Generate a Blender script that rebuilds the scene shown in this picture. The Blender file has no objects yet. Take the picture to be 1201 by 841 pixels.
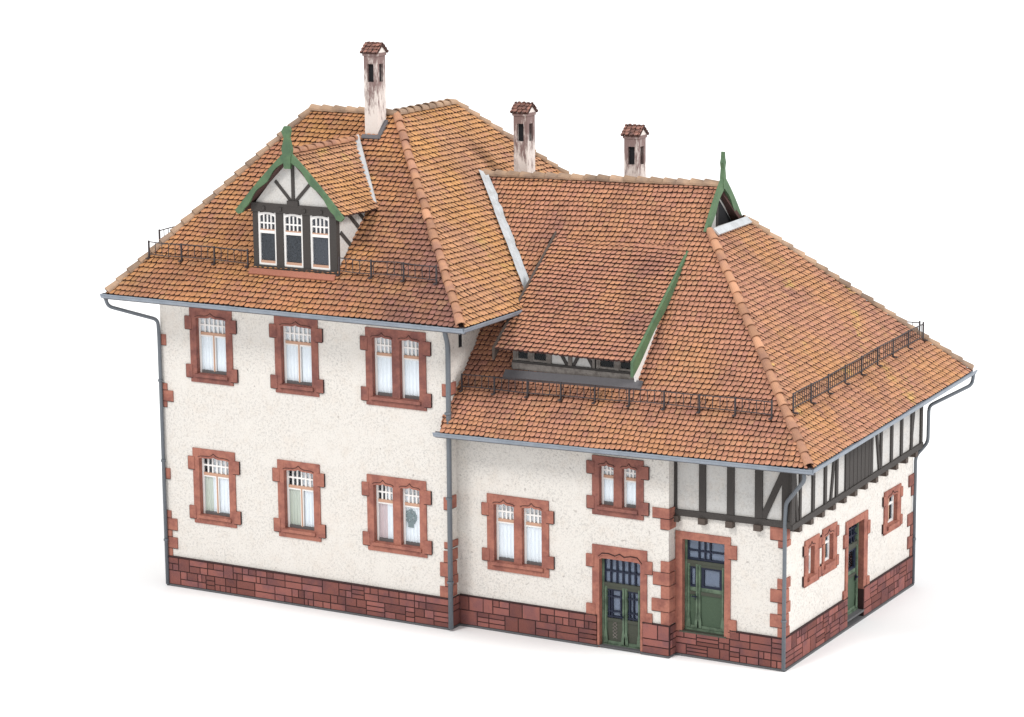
import bpy, math, random
from mathutils import Vector, Matrix
random.seed(7)
R = math.radians
sc = bpy.context.scene
col = sc.collection

# ------------------------------------------------------------------ camera, world, lamps, exposure
cd = bpy.data.cameras.new('camera'); cam = bpy.data.objects.new('camera', cd); col.objects.link(cam)
cr = Vector((0.8703796543708411, 0.49228866636194146, -0.00954600591222332))
cu = Vector((-0.08958639318189099, 0.17739545456090203, 0.980053636724945))
cf = Vector((-0.4841627158445338, 0.8521635533585744, -0.1985037604513658))
M = Matrix((cr, cu, -cf)).transposed().to_4x4()
M.translation = Vector((41.63748410336494, -55.20890184417982, 19.779238856902634))
cam.matrix_world = M
cd.sensor_width = 36; cd.sensor_fit = 'HORIZONTAL'; cd.lens = 96.529
cd.clip_start = 1; cd.clip_end = 5000
sc.camera = cam

w = bpy.data.worlds.new('World'); sc.world = w; w.use_nodes = True
bg = w.node_tree.nodes['Background']; bg.inputs[0].default_value = (0.97, 0.985, 1, 1); bg.inputs[1].default_value = 0.82

def area(name, loc, target, size, power, color):
    l = bpy.data.lights.new(name, 'AREA'); l.shape = 'DISK'; l.size = size; l.energy = power; l.color = color
    o = bpy.data.objects.new(name, l); col.objects.link(o); o.location = loc
    o.rotation_euler = (Vector(target) - Vector(loc)).to_track_quat('-Z', 'Y').to_euler()
    return o
def lamp(name, d, dist, size, e, color):           # e = share of a white surface's brightness when it faces the lamp
    d = Vector(d).normalized(); t = Vector((9, 4, 4))
    return area(name, t + d * dist, t, size, e * math.pi ** 2 * dist ** 2, color)
lamp('studio_key_lamp', (-.27, -.90, 1.0), 1500, 420, .52, (1, 0.975, 0.94))
lamp('studio_side_lamp', (1.0, .08, .85), 1500, 360, .70, (1, 0.98, 0.96))
sc.view_settings.view_transform = 'Standard'; sc.view_settings.look = 'None'
sc.view_settings.exposure = 0.0; sc.view_settings.gamma = 1
sc.cycles.max_bounces = 8

# ------------------------------------------------------------------ materials
def mat(name, base, rough=0.8, var=0.0, vscale=6.0, c2=None, island=0.0, bump=0.0, bscale=60.0, spec=0.3, metal=0.0, extra=None):
    m = bpy.data.materials.new(name); m.use_nodes = True; nt = m.node_tree; N = nt.nodes; L = nt.links
    b = N['Principled BSDF']; b.inputs['Roughness'].default_value = rough
    b.inputs['Specular IOR Level'].default_value = spec; b.inputs['Metallic'].default_value = metal
    tc = N.new('ShaderNodeTexCoord'); cur = None
    rgb = N.new('ShaderNodeRGB'); rgb.outputs[0].default_value = (*base, 1); cur = rgb.outputs[0]
    def noise(scale, detail=4, rough=.6, vec=None):
        n = N.new('ShaderNodeTexNoise'); n.inputs['Scale'].default_value = scale
        n.inputs['Detail'].default_value = detail; n.inputs['Roughness'].default_value = rough
        L.new(vec or tc.outputs['Object'], n.inputs['Vector']); return n.outputs['Fac']
    def ramp(src, a, z):
        r = N.new('ShaderNodeMapRange'); r.inputs[1].default_value = a; r.inputs[2].default_value = z
        r.interpolation_type = 'SMOOTHSTEP'; L.new(src, r.inputs[0]); return r.outputs[0]
    def mix(fac, a, bcol, kind='MIX'):
        x = N.new('ShaderNodeMix'); x.data_type = 'RGBA'; x.blend_type = kind
        if hasattr(fac, 'node'): L.new(fac, x.inputs[0])
        else: x.inputs[0].default_value = fac
        L.new(a, x.inputs[6])
        if hasattr(bcol, 'node'): L.new(bcol, x.inputs[7])
        else: x.inputs[7].default_value = (*bcol, 1)
        return x.outputs[2]
    def mul(a, k):
        x = N.new('ShaderNodeMath'); x.operation = 'MULTIPLY'; L.new(a, x.inputs[0])
        if hasattr(k, 'node'): L.new(k, x.inputs[1])
        else: x.inputs[1].default_value = k
        return x.outputs[0]
    def isl():
        g = N.new('ShaderNodeNewGeometry'); return g.outputs['Random Per Island']
    if c2: cur = mix(mul(ramp(noise(vscale), .38, .68), 1.0), cur, c2)
    if extra: cur = extra(dict(N=N, L=L, tc=tc, noise=noise, ramp=ramp, mix=mix, mul=mul, isl=isl), cur)
    if island or var:
        h = N.new('ShaderNodeHueSaturation'); L.new(cur, h.inputs['Color'])
        r = N.new('ShaderNodeMapRange'); r.inputs[3].default_value = 1 - (island or var); r.inputs[4].default_value = 1 + (island or var)
        L.new(isl() if island else noise(vscale * 5), r.inputs[0]); L.new(r.outputs[0], h.inputs['Value']); cur = h.outputs[0]
    L.new(cur, b.inputs['Base Color'])
    if bump:
        bm_ = N.new('ShaderNodeBump'); bm_.inputs['Strength'].default_value = bump; bm_.inputs['Distance'].default_value = .02
        L.new(noise(bscale, 3), bm_.inputs['Height']); L.new(bm_.outputs[0], b.inputs['Normal'])
    return m

def plaster_extra(k, cur):                       # pencil-grey specks, pale weathering blotches, soot runs
    sp = k['ramp'](k['noise'](15, 4, .75), .47, .62)
    blot = k['ramp'](k['noise'](3.2, 6, .7), .45, .75)
    msk = k['ramp'](k['noise'](1.6, 3, .6), .22, .62)   # the grey grit sits thicker in some places than in others
    cur = k['mix'](k['mul'](k['mul'](sp, .52), msk), cur, (.38, .365, .35))
    fine = k['ramp'](k['noise'](30, 3, .7), .50, .68)
    cur = k['mix'](k['mul'](fine, .36), cur, (.40, .38, .36))
    warm = k['ramp'](k['noise'](.9, 5, .7), .50, .72)
    cur = k['mix'](k['mul'](warm, .16), cur, (.66, .55, .46))
    cur = k['mix'](k['mul'](blot, .42), cur, (.60, .54, .48))
    mp = k['N'].new('ShaderNodeMapping'); mp.inputs['Scale'].default_value = (5, 5, .7)
    k['L'].new(k['tc'].outputs['Object'], mp.inputs['Vector'])
    run = k['ramp'](k['noise'](1.3, 5, .7, mp.outputs[0]), .6, .8)
    cur = k['mix'](k['mul'](run, .22), cur, (.45, .41, .38))
    dots = k['ramp'](k['noise'](7.5, 1, .4), .74, .78)
    return k['mix'](k['mul'](dots, .5), cur, (.30, .27, .25))
P_WALL = mat('plaster_cream', (.685, .652, .612), .9, bump=.5, bscale=22, extra=plaster_extra, spec=.1)
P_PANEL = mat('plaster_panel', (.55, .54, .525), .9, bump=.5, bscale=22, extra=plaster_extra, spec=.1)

def tiles_extra(ochre, purple, px=None, lichen=0):
    def f(k, cur):
        a = k['ramp'](k['noise'](.55, 5, .65), .42, .66)
        cur = k['mix'](k['mul'](a, ochre), cur, (.54, .275, .095))
        mp = k['N'].new('ShaderNodeMapping'); mp.inputs['Location'].default_value = (31, 7, 3)
        k['L'].new(k['tc'].outputs['Object'], mp.inputs['Vector'])
        p = k['ramp'](k['noise'](.7, 5, .7, mp.outputs[0]), .46, .72)
        cur = k['mix'](k['mul'](p, purple), cur, (.185, .090, .085))
        if px:                                    # a darker wash towards one corner of the slope, edge broken by noise
            s = k['N'].new('ShaderNodeSeparateXYZ'); k['L'].new(k['tc'].outputs['Object'], s.inputs[0])
            ad = k['N'].new('ShaderNodeMath'); ad.operation = 'MULTIPLY_ADD'; ad.inputs[1].default_value = 5.0
            k['L'].new(k['noise'](.9, 5, .6), ad.inputs[0]); k['L'].new(s.outputs[0], ad.inputs[2])
            cur = k['mix'](k['mul'](k['ramp'](ad.outputs[0], px[0], px[1]), .85), cur, (.185, .088, .080))
        if lichen:
            mp = k['N'].new('ShaderNodeMapping'); mp.inputs['Location'].default_value = (3, 17, 8)
            k['L'].new(k['tc'].outputs['Object'], mp.inputs['Vector'])
            cur = k['mix'](k['mul'](k['ramp'](k['noise'](.8, 4, .7, mp.outputs[0]), .58, .72), lichen), cur, (.62, .44, .12))
        # single odd tiles
        i = k['isl']()
        cur = k['mix'](k['mul'](k['ramp'](i, .86, .93), .35), cur, (.23, .10, .09))
        cur = k['mix'](k['mul'](k['ramp'](i, .12, .05), .3), cur, (.62, .36, .20))
        g = k['ramp'](k['noise'](14, 3, .6), .55, .75)
        return k['mix'](k['mul'](g, .35), cur, (.30, .15, .10))
    return f
TILE_A = mat('clay_tiles_ochre', (.43, .195, .10), .72, island=.15, extra=tiles_extra(.65, .5, (-.6, 2.6), .3), bump=.3, bscale=50, spec=.25)
TILE_R = mat('clay_tiles_orange', (.48, .25, .14), .72, island=.14, extra=tiles_extra(.7, .35, lichen=.5), bump=.3, bscale=50, spec=.25)
TILE_L = mat('clay_tiles_red', (.44, .207, .132), .72, island=.14, extra=tiles_extra(.35, .5), bump=.3, bscale=50, spec=.25)
TILE_H = mat('clay_tiles_hip', (.455, .225, .14), .72, island=.14, extra=tiles_extra(.5, .5, lichen=.75), bump=.3, bscale=50, spec=.25)
UNDER = mat('roof_underlay', (.075, .04, .035), .95)
EDGE = mat('dark_tile_edge', (.070, .034, .029), .9)  # dark colour on the tile sides, separates the rows
HIPCAP = mat('hip_cap_clay', (.47, .245, .145), .7, island=.25, c2=(.34, .175, .12), vscale=2, bump=.3)
RIDGECAP = mat('ridge_cap_clay', (.42, .28, .185), .75, island=.28, c2=(.25, .175, .13), vscale=1.5, bump=.3)
STONE = mat('shaded_red_sandstone', (.27, .112, .088), .85, var=.3, vscale=3, c2=(.18, .076, .067), bump=.5, bscale=26, spec=.15)  # darker copy of the sandstone, eave shade on upper windows put into colour
STONE_LT = mat('pale_red_sandstone', (.36, .15, .11), .85, var=.3, vscale=3, c2=(.25, .10, .08), bump=.5, bscale=26, spec=.15)
ASHLAR = mat('ashlar_sandstone', (.228, .088, .074), .85, island=.32, c2=(.165, .072, .072), vscale=2.2, bump=.5, bscale=26, spec=.15)
MORTAR = mat('dark_joint', (.045, .022, .022), .95)
TIMBER = mat('dark_timber', (.052, .046, .043), .75, var=.3, vscale=8, bump=.4, bscale=40)
TIMBER_BR = mat('brown_timber', (.085, .065, .055), .8, var=.3, vscale=8, bump=.4, bscale=40)
GREYWOOD = mat('weathered_grey_wood', (.20, .18, .165), .85, var=.3, vscale=8, c2=(.12, .105, .095), bump=.4, bscale=40)
GREEN = mat('green_bargeboard', (.095, .165, .085), .65, var=.15, vscale=3, c2=(.07, .125, .07))
DOORGREEN = mat('green_door_paint', (.115, .165, .112), .65, var=.25, vscale=5, c2=(.06, .09, .06))
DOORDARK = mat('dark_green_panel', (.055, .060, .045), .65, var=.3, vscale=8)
DOORPANEL = mat('mid_green_panel', (.055, .088, .055), .65, var=.3, vscale=8)  # mid-green paint of the lower leaf panels
MUNTIN = mat('blue_black_bars', (.008, .012, .030), .5)
WHITE = mat('white_window_paint', (.78, .76, .74), .55, var=.08, vscale=5)
SILLDK = mat('shadow_strip_foot', (.12, .11, .11), .7, var=.3, vscale=8)  # dark bottom rail stands in for the shadow strip under the panes
RAILBR = mat('tan_window_rail', (.50, .30, .21), .6, var=.15, vscale=8)
ZINC = mat('blue_grey_zinc', (.245, .275, .32), .5, var=.12, vscale=3, c2=(.20, .23, .27), spec=.4)
PIPE = mat('dark_grey_pipe', (.125, .14, .16), .5, var=.15, vscale=4, spec=.4)
LEAD = mat('pale_lead_flashing', (.50, .52, .54), .6, var=.2, vscale=4, c2=(.42, .43, .44))
LEADDK = mat('grey_lead_apron', (.115, .110, .118), .7, var=.2, vscale=4)
IRON = mat('black_iron_guard', (.050, .042, .045), .6, spec=.3)
BASE = mat('grey_base_edge', (.11, .11, .115), .85, var=.2, vscale=4)
ROOM = mat('dim_room_lining', (.16, .17, .19), .95)
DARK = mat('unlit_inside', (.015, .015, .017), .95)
REDAPRON = mat('red_apron', (.34, .135, .09), .8, var=.2, vscale=4)
PLANT = mat('potted_plant_leaf', (.24, .29, .29), .8)
GREENCLOTH = mat('pale_green_curtain', (.66, .68, .58), .9)
PINKCLOTH = mat('faded_pink_curtain', (.72, .58, .57), .9)
CURTAIN = mat('white_curtain', (.94, .95, .955), .9, var=.05, vscale=3)
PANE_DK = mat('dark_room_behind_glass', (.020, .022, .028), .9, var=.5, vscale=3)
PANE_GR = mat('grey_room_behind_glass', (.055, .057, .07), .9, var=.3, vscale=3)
DOORBACK = mat('slate_blue_backing', (.17, .20, .27), .7)
def chimney_extra(k, cur):
    mp = k['N'].new('ShaderNodeMapping'); mp.inputs['Scale'].default_value = (3, 3, .8)
    k['L'].new(k['tc'].outputs['Object'], mp.inputs['Vector'])
    n = k['noise'](2.2, 6, .75, mp.outputs[0])
    s = k['N'].new('ShaderNodeSeparateXYZ'); k['L'].new(k['tc'].outputs['Generated'], s.inputs[0])
    ad = k['N'].new('ShaderNodeMath'); ad.operation = 'MULTIPLY_ADD'; ad.inputs[1].default_value = .45
    k['L'].new(s.outputs[2], ad.inputs[0]); k['L'].new(n, ad.inputs[2])
    return k['mix'](k['mul'](k['ramp'](ad.outputs[0], .68, .90), .9), cur, (.17, .10, .095))
TILE_C = mat('sooty_cap_tiles', (.26, .125, .095), .8, island=.3, c2=(.13, .075, .068), vscale=9, bump=.3)
CHIM = mat('sooty_white_render', (.72, .66, .62), .9, extra=chimney_extra, bump=.4, bscale=20, spec=.1)
GROUND = mat('white_studio_sheet', (.93, .935, .94), .9, spec=.1)
def glass():
    m = bpy.data.materials.new('window_glass'); m.use_nodes = True; N = m.node_tree.nodes; L = m.node_tree.links
    N.remove(N['Principled BSDF']); out = N['Material Output']
    t = N.new('ShaderNodeBsdfTransparent'); t.inputs[0].default_value = (.98, .99, 1, 1)
    g = N.new('ShaderNodeBsdfGlossy'); g.inputs['Roughness'].default_value = .06; g.inputs[0].default_value = (.9, .95, 1, 1)
    f = N.new('ShaderNodeFresnel'); f.inputs[0].default_value = 1.28; x = N.new('ShaderNodeMixShader')
    L.new(f.outputs[0], x.inputs[0]); L.new(t.outputs[0], x.inputs[1]); L.new(g.outputs[0], x.inputs[2]); L.new(x.outputs[0], out.inputs[0])
    return m
GLASS = glass()

# ------------------------------------------------------------------ mesh building
ORIGIN = Vector((8.5, 4, 0))
class MB:
    def __init__(s): s.v = []; s.f = []; s.m = []; s.mats = []
    def mi(s, m):
        if m not in s.mats: s.mats.append(m)
        return s.mats.index(m)
    def poly(s, pts, faces, m):
        b = len(s.v); s.v += [Vector(p) for p in pts]; k = s.mi(m)
        for f in faces: s.f.append([b + i for i in f]); s.m.append(k)
    def box(s, F, u0, u1, v0, v1, d0, d1, m):     # in frame F
        p = [F(u, v, d) for d in (d0, d1) for v in (v0, v1) for u in (u0, u1)]
        s.poly(p, [(0, 2, 3, 1), (4, 5, 7, 6), (0, 1, 5, 4), (2, 6, 7, 3), (0, 4, 6, 2), (1, 3, 7, 5)], m)
    def prism(s, F, uv, d0, d1, m):
        n = len(uv); p = [F(u, v, d0) for u, v in uv] + [F(u, v, d1) for u, v in uv]
        s.poly(p, [tuple(range(n))[::-1], tuple(range(n, 2 * n))] + [(i, (i + 1) % n, n + (i + 1) % n, n + i) for i in range(n)], m)
    def bar(s, a, b, wd, th, m, up=(0, 0, 1)):    # rectangular bar a->b
        a = Vector(a); b = Vector(b); d = (b - a).normalized(); x = d.cross(Vector(up))
        if x.length < 1e-4: x = d.cross(Vector((0, 1, 0)))
        x.normalize(); y = x.cross(d).normalized(); x = x * wd / 2; y = y * th / 2
        p = [e + sx * x + sy * y for e in (a, b) for sx, sy in ((-1, -1), (1, -1), (1, 1), (-1, 1))]
        s.poly(p, [(3, 2, 1, 0), (4, 5, 6, 7)] + [(i, (i + 1) % 4, 4 + (i + 1) % 4, 4 + i) for i in range(4)], m)
    def tube(s, pts, r, m, n=10):
        pts = [Vector(p) for p in pts]; P = []
        for i, p in enumerate(pts):
            d = (pts[min(i + 1, len(pts) - 1)] - pts[max(i - 1, 0)]).normalized()
            x = d.cross(Vector((0, .31, .95))); x.normalize(); y = d.cross(x)
            P += [p + r * (math.cos(t) * x + math.sin(t) * y) for t in [2 * math.pi * k / n for k in range(n)]]
        F = [(i * n + k, i * n + (k + 1) % n, (i + 1) * n + (k + 1) % n, (i + 1) * n + k) for i in range(len(pts) - 1) for k in range(n)]
        F += [tuple(range(n))[::-1], tuple(range((len(pts) - 1) * n, len(pts) * n))]
        s.poly(P, F, m)
    def build(s, name, parent, label=None, smooth=False):
        me = bpy.data.meshes.new(name); me.from_pydata([v - ORIGIN for v in s.v], [], s.f)
        for m in s.mats: me.materials.append(m)
        me.polygons.foreach_set('material_index', s.m)
        me.update()
        import bmesh
        bm = bmesh.new(); bm.from_mesh(me); bmesh.ops.recalc_face_normals(bm, faces=bm.faces); bm.to_mesh(me); bm.free()
        if smooth: me.polygons.foreach_set('use_smooth', [True] * len(me.polygons))
        o = bpy.data.objects.new(name, me); col.objects.link(o); o.parent = parent
        if label: o['label'] = label
        return o
class Fr:
    def __init__(s, O, U, V, N=None):
        s.O = Vector(O); s.U = Vector(U).normalized(); s.V = Vector(V).normalized()
        s.N = Vector(N).normalized() if N else s.U.cross(s.V)
    def __call__(s, u, v, d=0): return s.O + s.U * u + s.V * v + s.N * d
def front(y): return Fr((0, y, 0), (1, 0, 0), (0, 0, 1), (0, -1, 0))
def side(x): return Fr((x, 0, 0), (0, 1, 0), (0, 0, 1), (1, 0, 0))

house = bpy.data.objects.new('station_house', None); col.objects.link(house); house.location = ORIGIN
house['label'] = 'weathered model railway station house with red tiled hipped roofs, cream plaster walls and three chimneys'
house['category'] = 'house'

# ------------------------------------------------------------------ setting: the white sheet
g = MB(); n = 24
pts = []
for i in range(n + 1):
    for j in range(n + 1): pts.append((-700 + 1500 * i / n, -300 + 1600 * j / n, 0))
g.poly(pts, [(i * (n + 1) + j, (i + 1) * (n + 1) + j, (i + 1) * (n + 1) + j + 1, i * (n + 1) + j + 1) for i in range(n) for j in range(n)], GROUND)
go = g.build('ground', None); go.location = ORIGIN
go['kind'] = 'structure'; go['label'] = 'plain white studio sheet the model house stands on'; go['category'] = 'ground'

# ------------------------------------------------------------------ dimensions
HP = .775
W1, S, YC, XP, X2, Y2 = 8.44, .46, .80, 14.17, 16.95, 8.85
TB = 9.7                                               # back of the tall block
# roof planes as z = a + bx*x + by*y
aT = .9544
PT_F = (7.8 + aT * 1.112, 0, aT)                       # tall front
PT_R = (7.8 + .955 * 9.55, -.955, 0)
PT_L = (7.8 + 1.31 * .74, 1.31, 0)
PT_B = (7.8 + aT * 7.87, 0, -aT)
PT_WL = (7.8 - .955 * .57, .955, 0)                    # wing left
PT_WB = (7.8 + .955 * 10.75, 0, -.955)
PL_F = (5.129, .019, 1.079)
PL_H = (22.458, -.958, .034)
def plane3(p, q, r):
    n = (Vector(q) - Vector(p)).cross(Vector(r) - Vector(p)); n /= n.z
    return (n.dot(Vector(p)), -n.x, -n.y)
PL_B = plane3((18.01, 9.91, 5.54), (13.577, 5.827, 9.647), (6.47, 4.83, 10.47))
def Z(p, x, y): return p[0] + p[1] * x + p[2] * y
def on(p, x, y): return Vector((x, y, Z(p, x, y)))
def isect3(p, q, r):
    A = Matrix(((p[1], p[2], -1), (q[1], q[2], -1), (r[1], r[2], -1))); return A.inverted() @ Vector((-p[0], -q[0], -r[0]))
def isect2y(p, q, y):                                   # point of the line p=q at a given y
    x = (q[0] - p[0] + (q[2] - p[2]) * y) / (p[1] - q[1]); return on(p, x, y)
def isect2x(p, q, x):
    y = (q[0] - p[0] + (q[1] - p[1]) * x) / (p[2] - q[2]); return on(p, x, y)

# ------------------------------------------------------------------ roof tiles
def clip(poly, P):                                     # Sutherland-Hodgman, P convex counter-clockwise
    for i in range(len(P)):
        a = P[i]; b = P[(i + 1) % len(P)]; out = []
        ex, ey = b[0] - a[0], b[1] - a[1]
        sd = lambda q: ex * (q[1] - a[1]) - ey * (q[0] - a[0])
        for j in range(len(poly)):
            p, q = poly[j], poly[(j + 1) % len(poly)]; sp, sq = sd(p), sd(q)
            if sp >= 0: out.append(p)
            if sp * sq < 0:
                t = sp / (sp - sq); out.append((p[0] + t * (q[0] - p[0]), p[1] + t * (q[1] - p[1])))
        poly = out
        if len(poly) < 3: return []
    return poly
def slope(mb, P3, tile, pieces=None, hh=.074, u=None, over=.07, w=.135, row=.140, thick=.12, seedv=0, slab=True):
    """P3: convex polygon of the slope, eave edge first (P3[0]->P3[1] runs along the eave, counter-clockwise seen from outside)"""
    rnd = random.Random(seedv)
    O = P3[0]; U = (P3[1] - P3[0]).normalized()
    Nn = Vector((0, 0, 0))
    for i in range(len(P3)):
        a, b = P3[i], P3[(i + 1) % len(P3)]; Nn += a.cross(b)
    Nn.normalize()
    if Nn.z < 0: Nn = -Nn
    V = Nn.cross(U); F = Fr(O, U, V, Nn)
    uv = [((p - O).dot(U), (p - O).dot(V)) for p in P3]
    area2 = sum(uv[i][0] * uv[(i + 1) % len(uv)][1] - uv[(i + 1) % len(uv)][0] * uv[i][1] for i in range(len(uv)))
    if area2 < 0: uv = uv[::-1]
    if slab: mb.prism(F, uv, -thick, -.012, UNDER)
    pcs = []
    for pc in (pieces or [P3]):
        q_ = [((p - O).dot(U), (p - O).dot(V)) for p in pc]
        if sum(q_[i][0] * q_[(i + 1) % len(q_)][1] - q_[(i + 1) % len(q_)][0] * q_[i][1] for i in range(len(q_))) < 0: q_ = q_[::-1]
        lo_ = min(p[1] for p in uv)
        pcs.append([(p[0], p[1] - over) if p[1] < lo_ + .02 else p for p in q_])
    cx = [p for p in uv]
    # let tiles hang over the eave a little
    lo = min(p[1] for p in uv)
    cx = [(p[0], p[1] - over) if p[1] < lo + .02 else p for p in cx]
    hw = w / 2 - .007; u0 = min(p[0] for p in cx); u1 = max(p[0] for p in cx); v1 = max(p[1] for p in cx)
    nr = int((v1 - lo + over) / row) + 1; off = 0; ph = [rnd.uniform(0, 6.28) for _ in range(4)]
    arc = [(-hw, .052), (-hw * .90, .026), (-hw * .62, .009), (-hw * .25, 0), (hw * .25, 0), (hw * .62, .009), (hw * .90, .026), (hw, .052), (hw, row + .045), (-hw, row + .045)]
    for r in range(nr):
        v = lo - over + r * row
        off = (off + rnd.uniform(-.28, .28) * w) % w; c = u0 - w - off
        jr = rnd.uniform(-.012, .012)
        while c < u1 + 2 * w:
            wav = .014 * math.sin(c * 1.3 + ph[0] + r * .35) + .010 * math.sin(c * 3.1 + ph[1] + r * .9)
            dv = wav * .8 + rnd.uniform(-.006, .006); du = rnd.uniform(-.006, .006) + jr
            tl = rnd.uniform(-.05, .05)
            for pc in pcs:
                q = clip([(a + c + du, b + v + dv + a * tl) for a, b in arc], pc)
                if not q: continue
                lift = rnd.uniform(-.005, .009); roll = rnd.uniform(-.06, .06)
                n = len(q); top = []; bot = []
                for (a, b) in q:
                    h = hh - (hh - .012) * ((b - v - dv) / (row + .045)) + lift + roll * (a - c)
                    top.append(F(a, b, h)); bot.append(F(a, b, max(h - .066, -.01)))
                mid_u = sum(a for a, _ in q) / n; mid_v = sum(b for _, b in q) / n
                hm = hh - (hh - .012) * ((mid_v - v - dv) / (row + .045)) + lift + .020
                mb.poly(top + bot + [F(mid_u, mid_v, hm)],
                        [(i, (i + 1) % n, 2 * n) for i in range(n)], tile)
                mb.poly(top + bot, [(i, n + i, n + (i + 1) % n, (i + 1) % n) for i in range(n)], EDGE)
            c += w
    return F
def caps(mb, a, b, m, r=.105, step=.36, lift=.035, seedv=1):
    """overlapping half-round cap tiles from a (low) to b (high)"""
    rnd = random.Random(seedv); a = Vector(a); b = Vector(b); d = b - a; n = max(1, round(d.length / step)); dn = d.normalized()
    x = dn.cross(Vector((0, 0, 1))).normalized(); y = x.cross(dn)
    for i in range(n):
        p = a + d * (i / n) ; q = a + d * ((i + 1) / n) + dn * .05
        jx = x * rnd.uniform(-.012, .012); rr = r * rnd.uniform(.95, 1.07); K = 8; P = []
        for e, r_, h in ((p, rr * 1.14, lift + .02), (q, rr * .88, lift - .01)):
            for s_, th in ((1, 0), (.78, -.03)):
                P += [e + jx + y * h + (x * math.cos(t) + y * math.sin(t) * .85) * r_ * s_ for t in [math.pi * (-.08 + 1.16 * k / K) for k in range(K + 1)]]
        k1 = K + 1; f = []
        for k in range(K):
            f.append((k, k + 1, 2 * k1 + k + 1, 2 * k1 + k)); f.append((k1 + k, 3 * k1 + k, 3 * k1 + k + 1, k1 + k + 1))
            f.append((k, k1 + k, k1 + k + 1, k + 1)); f.append((2 * k1 + k, 2 * k1 + k + 1, 3 * k1 + k + 1, 3 * k1 + k))
        f += [(0, 2 * k1, 3 * k1, k1), (K, k1 + K, 3 * k1 + K, 2 * k1 + K)]
        mb.poly(P, f, m)

# ------------------------------------------------------------------ walls with openings
def wall(mb, F, u0, u1, v0, v1, holes, th, m):
    us = sorted({u0, u1} | {h[i] for h in holes for i in (0, 1)}); vs = sorted({v0, v1} | {h[i] for h in holes for i in (2, 3)})
    solid = {}
    for i in range(len(us) - 1):
        for j in range(len(vs) - 1):
            a = (us[i] + us[i + 1]) / 2; b = (vs[j] + vs[j + 1]) / 2
            solid[i, j] = not any(h[0] < a < h[1] and h[2] < b < h[3] for h in holes)
    for (i, j), s in solid.items():
        if not s: continue
        a, b, c, d = us[i], us[i + 1], vs[j], vs[j + 1]
        mb.poly([F(a, c), F(b, c), F(b, d), F(a, d)], [(0, 1, 2, 3)], m)
        mb.poly([F(a, c, -th), F(b, c, -th), F(b, d, -th), F(a, d, -th)], [(3, 2, 1, 0)], m)
        for (di, dj, p, q) in ((-1, 0, (a, c), (a, d)), (1, 0, (b, c), (b, d)), (0, -1, (a, c), (b, c)), (0, 1, (a, d), (b, d))):
            if not solid.get((i + di, j + dj), False):
                mb.poly([F(*p), F(*q), F(*q, -th), F(*p, -th)], [(0, 1, 2, 3)], m)

def ashlar(mb, F, u0, u1, v0, v1, proud, seedv, gaps=()):
    """irregular coursed stones on a dark joint backing"""
    rnd = random.Random(seedv)
    segs = []; cur = u0
    for a, b in sorted(gaps): segs.append((cur, a)); cur = b
    segs.append((cur, u1))
    for s0, s1 in segs:
        if s1 - s0 < .05: continue
        mb.box(F, s0, s1, v0, v1, -.12, proud, MORTAR)
        n = 4; hs = [(v1 - v0) * (k / n) for k in range(n + 1)]
        hs = [h + (rnd.uniform(-.02, .02) if 0 < k < n else 0) for k, h in enumerate(hs)]
        for c0 in (0, 2):                             # a band of two courses
            u = s0
            while u < s1 - .01:
                kind = rnd.random(); L = rnd.uniform(.26, .62)
                if s1 - (u + L) < .2: L = s1 - u
                cells = []
                if kind < .33: cells = [(u, u + L, hs[c0], hs[c0 + 2])] if L < .5 else [(u, u + L, hs[c0], hs[c0 + 1]), (u, u + L, hs[c0 + 1], hs[c0 + 2])]
                elif kind < .6:
                    k = u + L * rnd.uniform(.35, .65); cells = [(u, k, hs[c0], hs[c0 + 1]), (k, u + L, hs[c0], hs[c0 + 1]), (u, u + L, hs[c0 + 1], hs[c0 + 2])]
                elif kind < .85:
                    k = u + L * rnd.uniform(.35, .65); cells = [(u, u + L, hs[c0], hs[c0 + 1]), (u, k, hs[c0 + 1], hs[c0 + 2]), (k, u + L, hs[c0 + 1], hs[c0 + 2])]
                else:
                    t = hs[c0] + (hs[c0 + 2] - hs[c0]) / 3; t2 = hs[c0] + 2 * (hs[c0 + 2] - hs[c0]) / 3
                    cells = [(u, u + L, hs[c0], t), (u, u + L, t, t2), (u, u + L, t2, hs[c0 + 2])]
                for a, b, c, d in cells:
                    e = .014; j = rnd.uniform(0, .008)
                    mb.box(F, a + e, b - e, v0 + c + e, v0 + d - e, proud, proud + .010 + j, ASHLAR)
                u += L

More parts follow.
